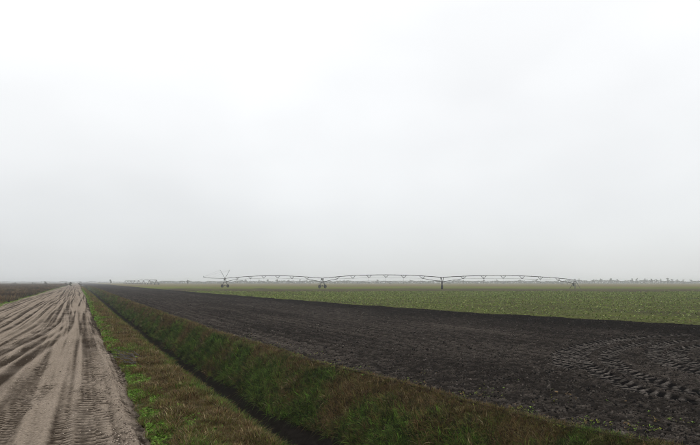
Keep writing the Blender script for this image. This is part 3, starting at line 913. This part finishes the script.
def leaf_cloud(lobes, n, size, rs):
    V, Fq = [], []
    tot = sum(l[3] ** 2 for l in lobes)
    for (cx, cy_, cz, rad, sq) in lobes:
        for _ in range(max(6, int(n * rad ** 2 / tot))):
            d = Vector((rs.gauss(0, 1), rs.gauss(0, 1), rs.gauss(0, 1))).normalized() * rad * (rs.random() ** 0.4)
            c = Vector((cx + d.x, cy_ + d.y, cz + d.z * sq))
            u = Vector((rs.gauss(0, 1), rs.gauss(0, 1), rs.gauss(0, 1))).normalized()
            v = u.orthogonal().normalized()
            s = size * rs.uniform(0.6, 1.3)
            i = len(V)
            V += [c - u * s, c - v * s * 0.55, c + u * s, c + v * s * 0.55]
            Fq.append((i, i + 1, i + 2, i + 3))
    return V, Fq


def tree(name, px, Z, h, w, label, cat, group, seed, base=0.3, mat=None, n=420, z0=0.0):
    rs = random.Random(seed)
    x_, y_ = at(px, Z)
    root = link(name, None, None, (x_, y_, z0))
    tag(root, label, cat, group)
    bm = bmesh.new()
    th = h * (base + 0.25)
    lx = rs.uniform(-0.04, 0.04) * h
    tube(bm, (0, 0, -0.3), (lx, 0, th * 0.6), 0.035 * h, 0.025 * h, 7)
    tube(bm, (lx, 0, th * 0.6), (lx * 1.6, lx, h * 0.8), 0.025 * h, 0.008 * h, 6)
    lobes = []
    for _ in range(rs.randint(6, 9)):
        a_ = rs.uniform(0, 6.28); r_ = w * 0.5 * rs.uniform(0.2, 0.85)
        zc = h * rs.uniform(base + 0.10, 0.88)
        fall = 1.0 - 0.55 * max(0, (zc / h - 0.6) / 0.4)
        p = (math.cos(a_) * r_ * fall, math.sin(a_) * r_ * fall, zc)
        tube(bm, (lx, 0, th * rs.uniform(0.45, 0.8)), p, 0.012 * h, 0.005 * h, 5)
        lobes.append(p + (w * rs.uniform(0.16, 0.27), 0.8))
    lobes.append((lx * 1.6, lx, h * 0.88, w * 0.17, 0.9))
    part('trunk', bm, M_bark, root)
    V, Fq = leaf_cloud(lobes, n, 0.055 * h, rs)
    me = bpy.data.meshes.new('crown'); me.from_pydata(V, [], Fq); me.materials.append(mat or rs.choice(M_leafs))
    link('crown', me, root)
    return root


ORD = ['first', 'second', 'third', 'fourth', 'fifth', 'sixth', 'seventh', 'eighth', 'ninth', 'tenth', 'eleventh', 'twelfth', 'thirteenth', 'fourteenth', 'fifteenth', 'sixteenth', 'seventeenth', 'eighteenth']
right = [(579, 9.0, 5), (594, 7.5, 6), (601, 9.0, 6), (611, 9.6, 7), (617, 8.2, 6), (632, 9.6, 6), (637.5, 9.8, 8), (645, 9.0, 8), (651, 8.6, 6), (656, 8.2, 5), (661, 8.6, 6), (667.5, 9.8, 6), (672, 7.8, 6), (677, 7.2, 6), (684, 7.0, 7), (691, 6.8, 6)]
for i, (px, h, w_) in enumerate(right):
    tree('far_tree', px, 980 + 60 * random.Random(i).random(), h, w_, '%s hazy tree along the horizon, counted rightward from the pivot tower' % ORD[i], 'tree', 'hazy trees right of the pivot', 600 + i, base=0.12)
tree('far_tree', 110.5, 860, 6.8, 4.0, 'lone pale tree on the horizon above the start of the black soil', 'tree', None, 660, base=0.12)
tree('far_tree', 187.5, 700, 5.4, 3.0, 'lone small tree on the horizon just left of the end boom', 'tree', None, 670, base=0.2)
mid_px = [(246, 6.2), (259, 5.6), (268, 6.4), (277, 7.0), (289, 6.0), (300, 6.4), (344, 5.6), (377, 5.8), (410, 5.4), (484, 5.8), (497, 6.6), (520, 6.2), (537, 6.8)]
for i, (px, h) in enumerate(mid_px):
    tree('far_tree', px, 1030, h + 1.0, 6.0, '%s pale tree, counted from the left, behind the irrigation spans' % ORD[i], 'tree', 'pale trees behind the irrigation spans', 680 + i, base=0.12)
for i, (px, Z, h, w_, lb) in enumerate([
        (70.5, 330, 2.7, 2.6, 'dark bush on the left verge where the road meets the horizon'),
        (66.5, 360, 2.3, 2.6, 'low dark bush beside the darker one at the end of the road'),
        (45.5, 420, 2.9, 3.4, 'rounded bush standing highest on the left field horizon'),
        (33, 450, 2.5, 4.0, 'low bush on the left horizon, left of the rounded one'),
        (15, 430, 2.4, 4.0, 'low bush nearest the left edge of the picture'),
        (80.0, 420, 2.8, 3.0, 'dark bush on the right side of the road at the horizon'),
        (562.5, 560, 1.9, 3.0, 'low dark bush left of the pivot tower, the farther from it'),
        (567.5, 565, 1.9, 2.6, 'low dark bush left of the pivot tower, the nearer to it')]):
    tree('shrub', px, Z, h, w_, lb, 'bush', 'bushes on the horizon', 720 + i, base=0.0, mat=M_shrub, n=360)

# the hazy wood along the horizon reads as one mass
rs = np.random.default_rng(77)
n = 26000
px = np.concatenate([rs.uniform(150, 760, 21000), rs.uniform(-60, 150, 5000)])
Zw = np.where(px > 150, rs.uniform(1020, 1100, n), rs.uniform(1500, 1600, n))
hmax = np.where(px > 560, 5.3, 4.4) + 1.6 * fbm(px * 0.11, px * 0 + .3, 3, 201) - np.where(px > 560, 0.8 * sstep(640, 700, px), 0)
zc = hmax * rs.random(n) ** 0.8
X_ = (px - 350) * Zw / F
C = np.column_stack([X_ * CY + Zw * SY, -X_ * SY + Zw * CY, zc])
u = rs.normal(size=(n, 3)); u /= np.linalg.norm(u, axis=1)[:, None]
v = np.cross(u, rs.normal(size=(n, 3))); v /= np.linalg.norm(v, axis=1)[:, None]
s = rs.uniform(0.5, 1.1, (n, 1))
V = np.stack([C - u * s, C - v * s * 0.6, C + u * s, C + v * s * 0.6], 1).reshape(-1, 3)
me = np_mesh('far_woodland', V, np.arange(4 * n).reshape(-1, 4), M_leafs[1], smooth=False)
tag(link('far_woodland', me), 'low hazy belt of woodland along the whole horizon', 'woodland', kind='stuff')

# a tangle of dead stalks on the verge
root = link('dead_stalks', None, None, (1.50, 18.6, float(verge_height(np.array([1.5]), np.array([18.6]))[0])))
tag(root, 'tangle of grey dead stalks lying on the verge beside the road', 'stalks')
M_stalk = plain('dead_stalk', (0.075, 0.064, 0.056), 0.9, 0, 0.5, 6.0)
rs = random.Random(9)
for k in range(26):
    a_ = rs.gauss(2.2, 0.5); L = rs.uniform(0.35, 0.95)
    c = Vector((rs.gauss(0, 0.14), rs.gauss(0, 0.75), rs.uniform(0.03, 0.10)))
    d = Vector((math.cos(a_), math.sin(a_), rs.uniform(-0.05, 0.35)))
    bm = bmesh.new(); mid = c + d * L * 0.5 + Vector((rs.gauss(0, .03), rs.gauss(0, .03), 0.03))
    tube(bm, c, mid, 0.010, 0.008, 5); tube(bm, mid, c + d * L, 0.008, 0.004, 5)
    part('stalk', bm, M_stalk, root)

# ------------------------------------------------------------------ haze
bm = bmesh.new(); bmesh.ops.create_cube(bm, size=1.0)
for v_ in bm.verts: v_.co = Vector((v_.co.x * 10400, v_.co.y * 10400, -4.5 if v_.co.z < 0 else 16.0))
me = bpy.data.meshes.new('haze'); bm.to_mesh(me); bm.free()
M_haze = bpy.data.materials.new('haze'); M_haze.use_nodes = True
hn, hl = M_haze.node_tree.nodes, M_haze.node_tree.links
hn.remove(hn['Principled BSDF'])
pv = hn.new('ShaderNodeVolumePrincipled')
pv.inputs['Color'].default_value = (0.95, 0.98, 1.0, 1)
pv.inputs['Density'].default_value = 0.0005
pv.inputs['Anisotropy'].default_value = 0.2
hl.new(pv.outputs[0], hn['Material Output'].inputs['Volume'])
me.materials.append(M_haze)
tag(link('haze', me), kind='stuff')
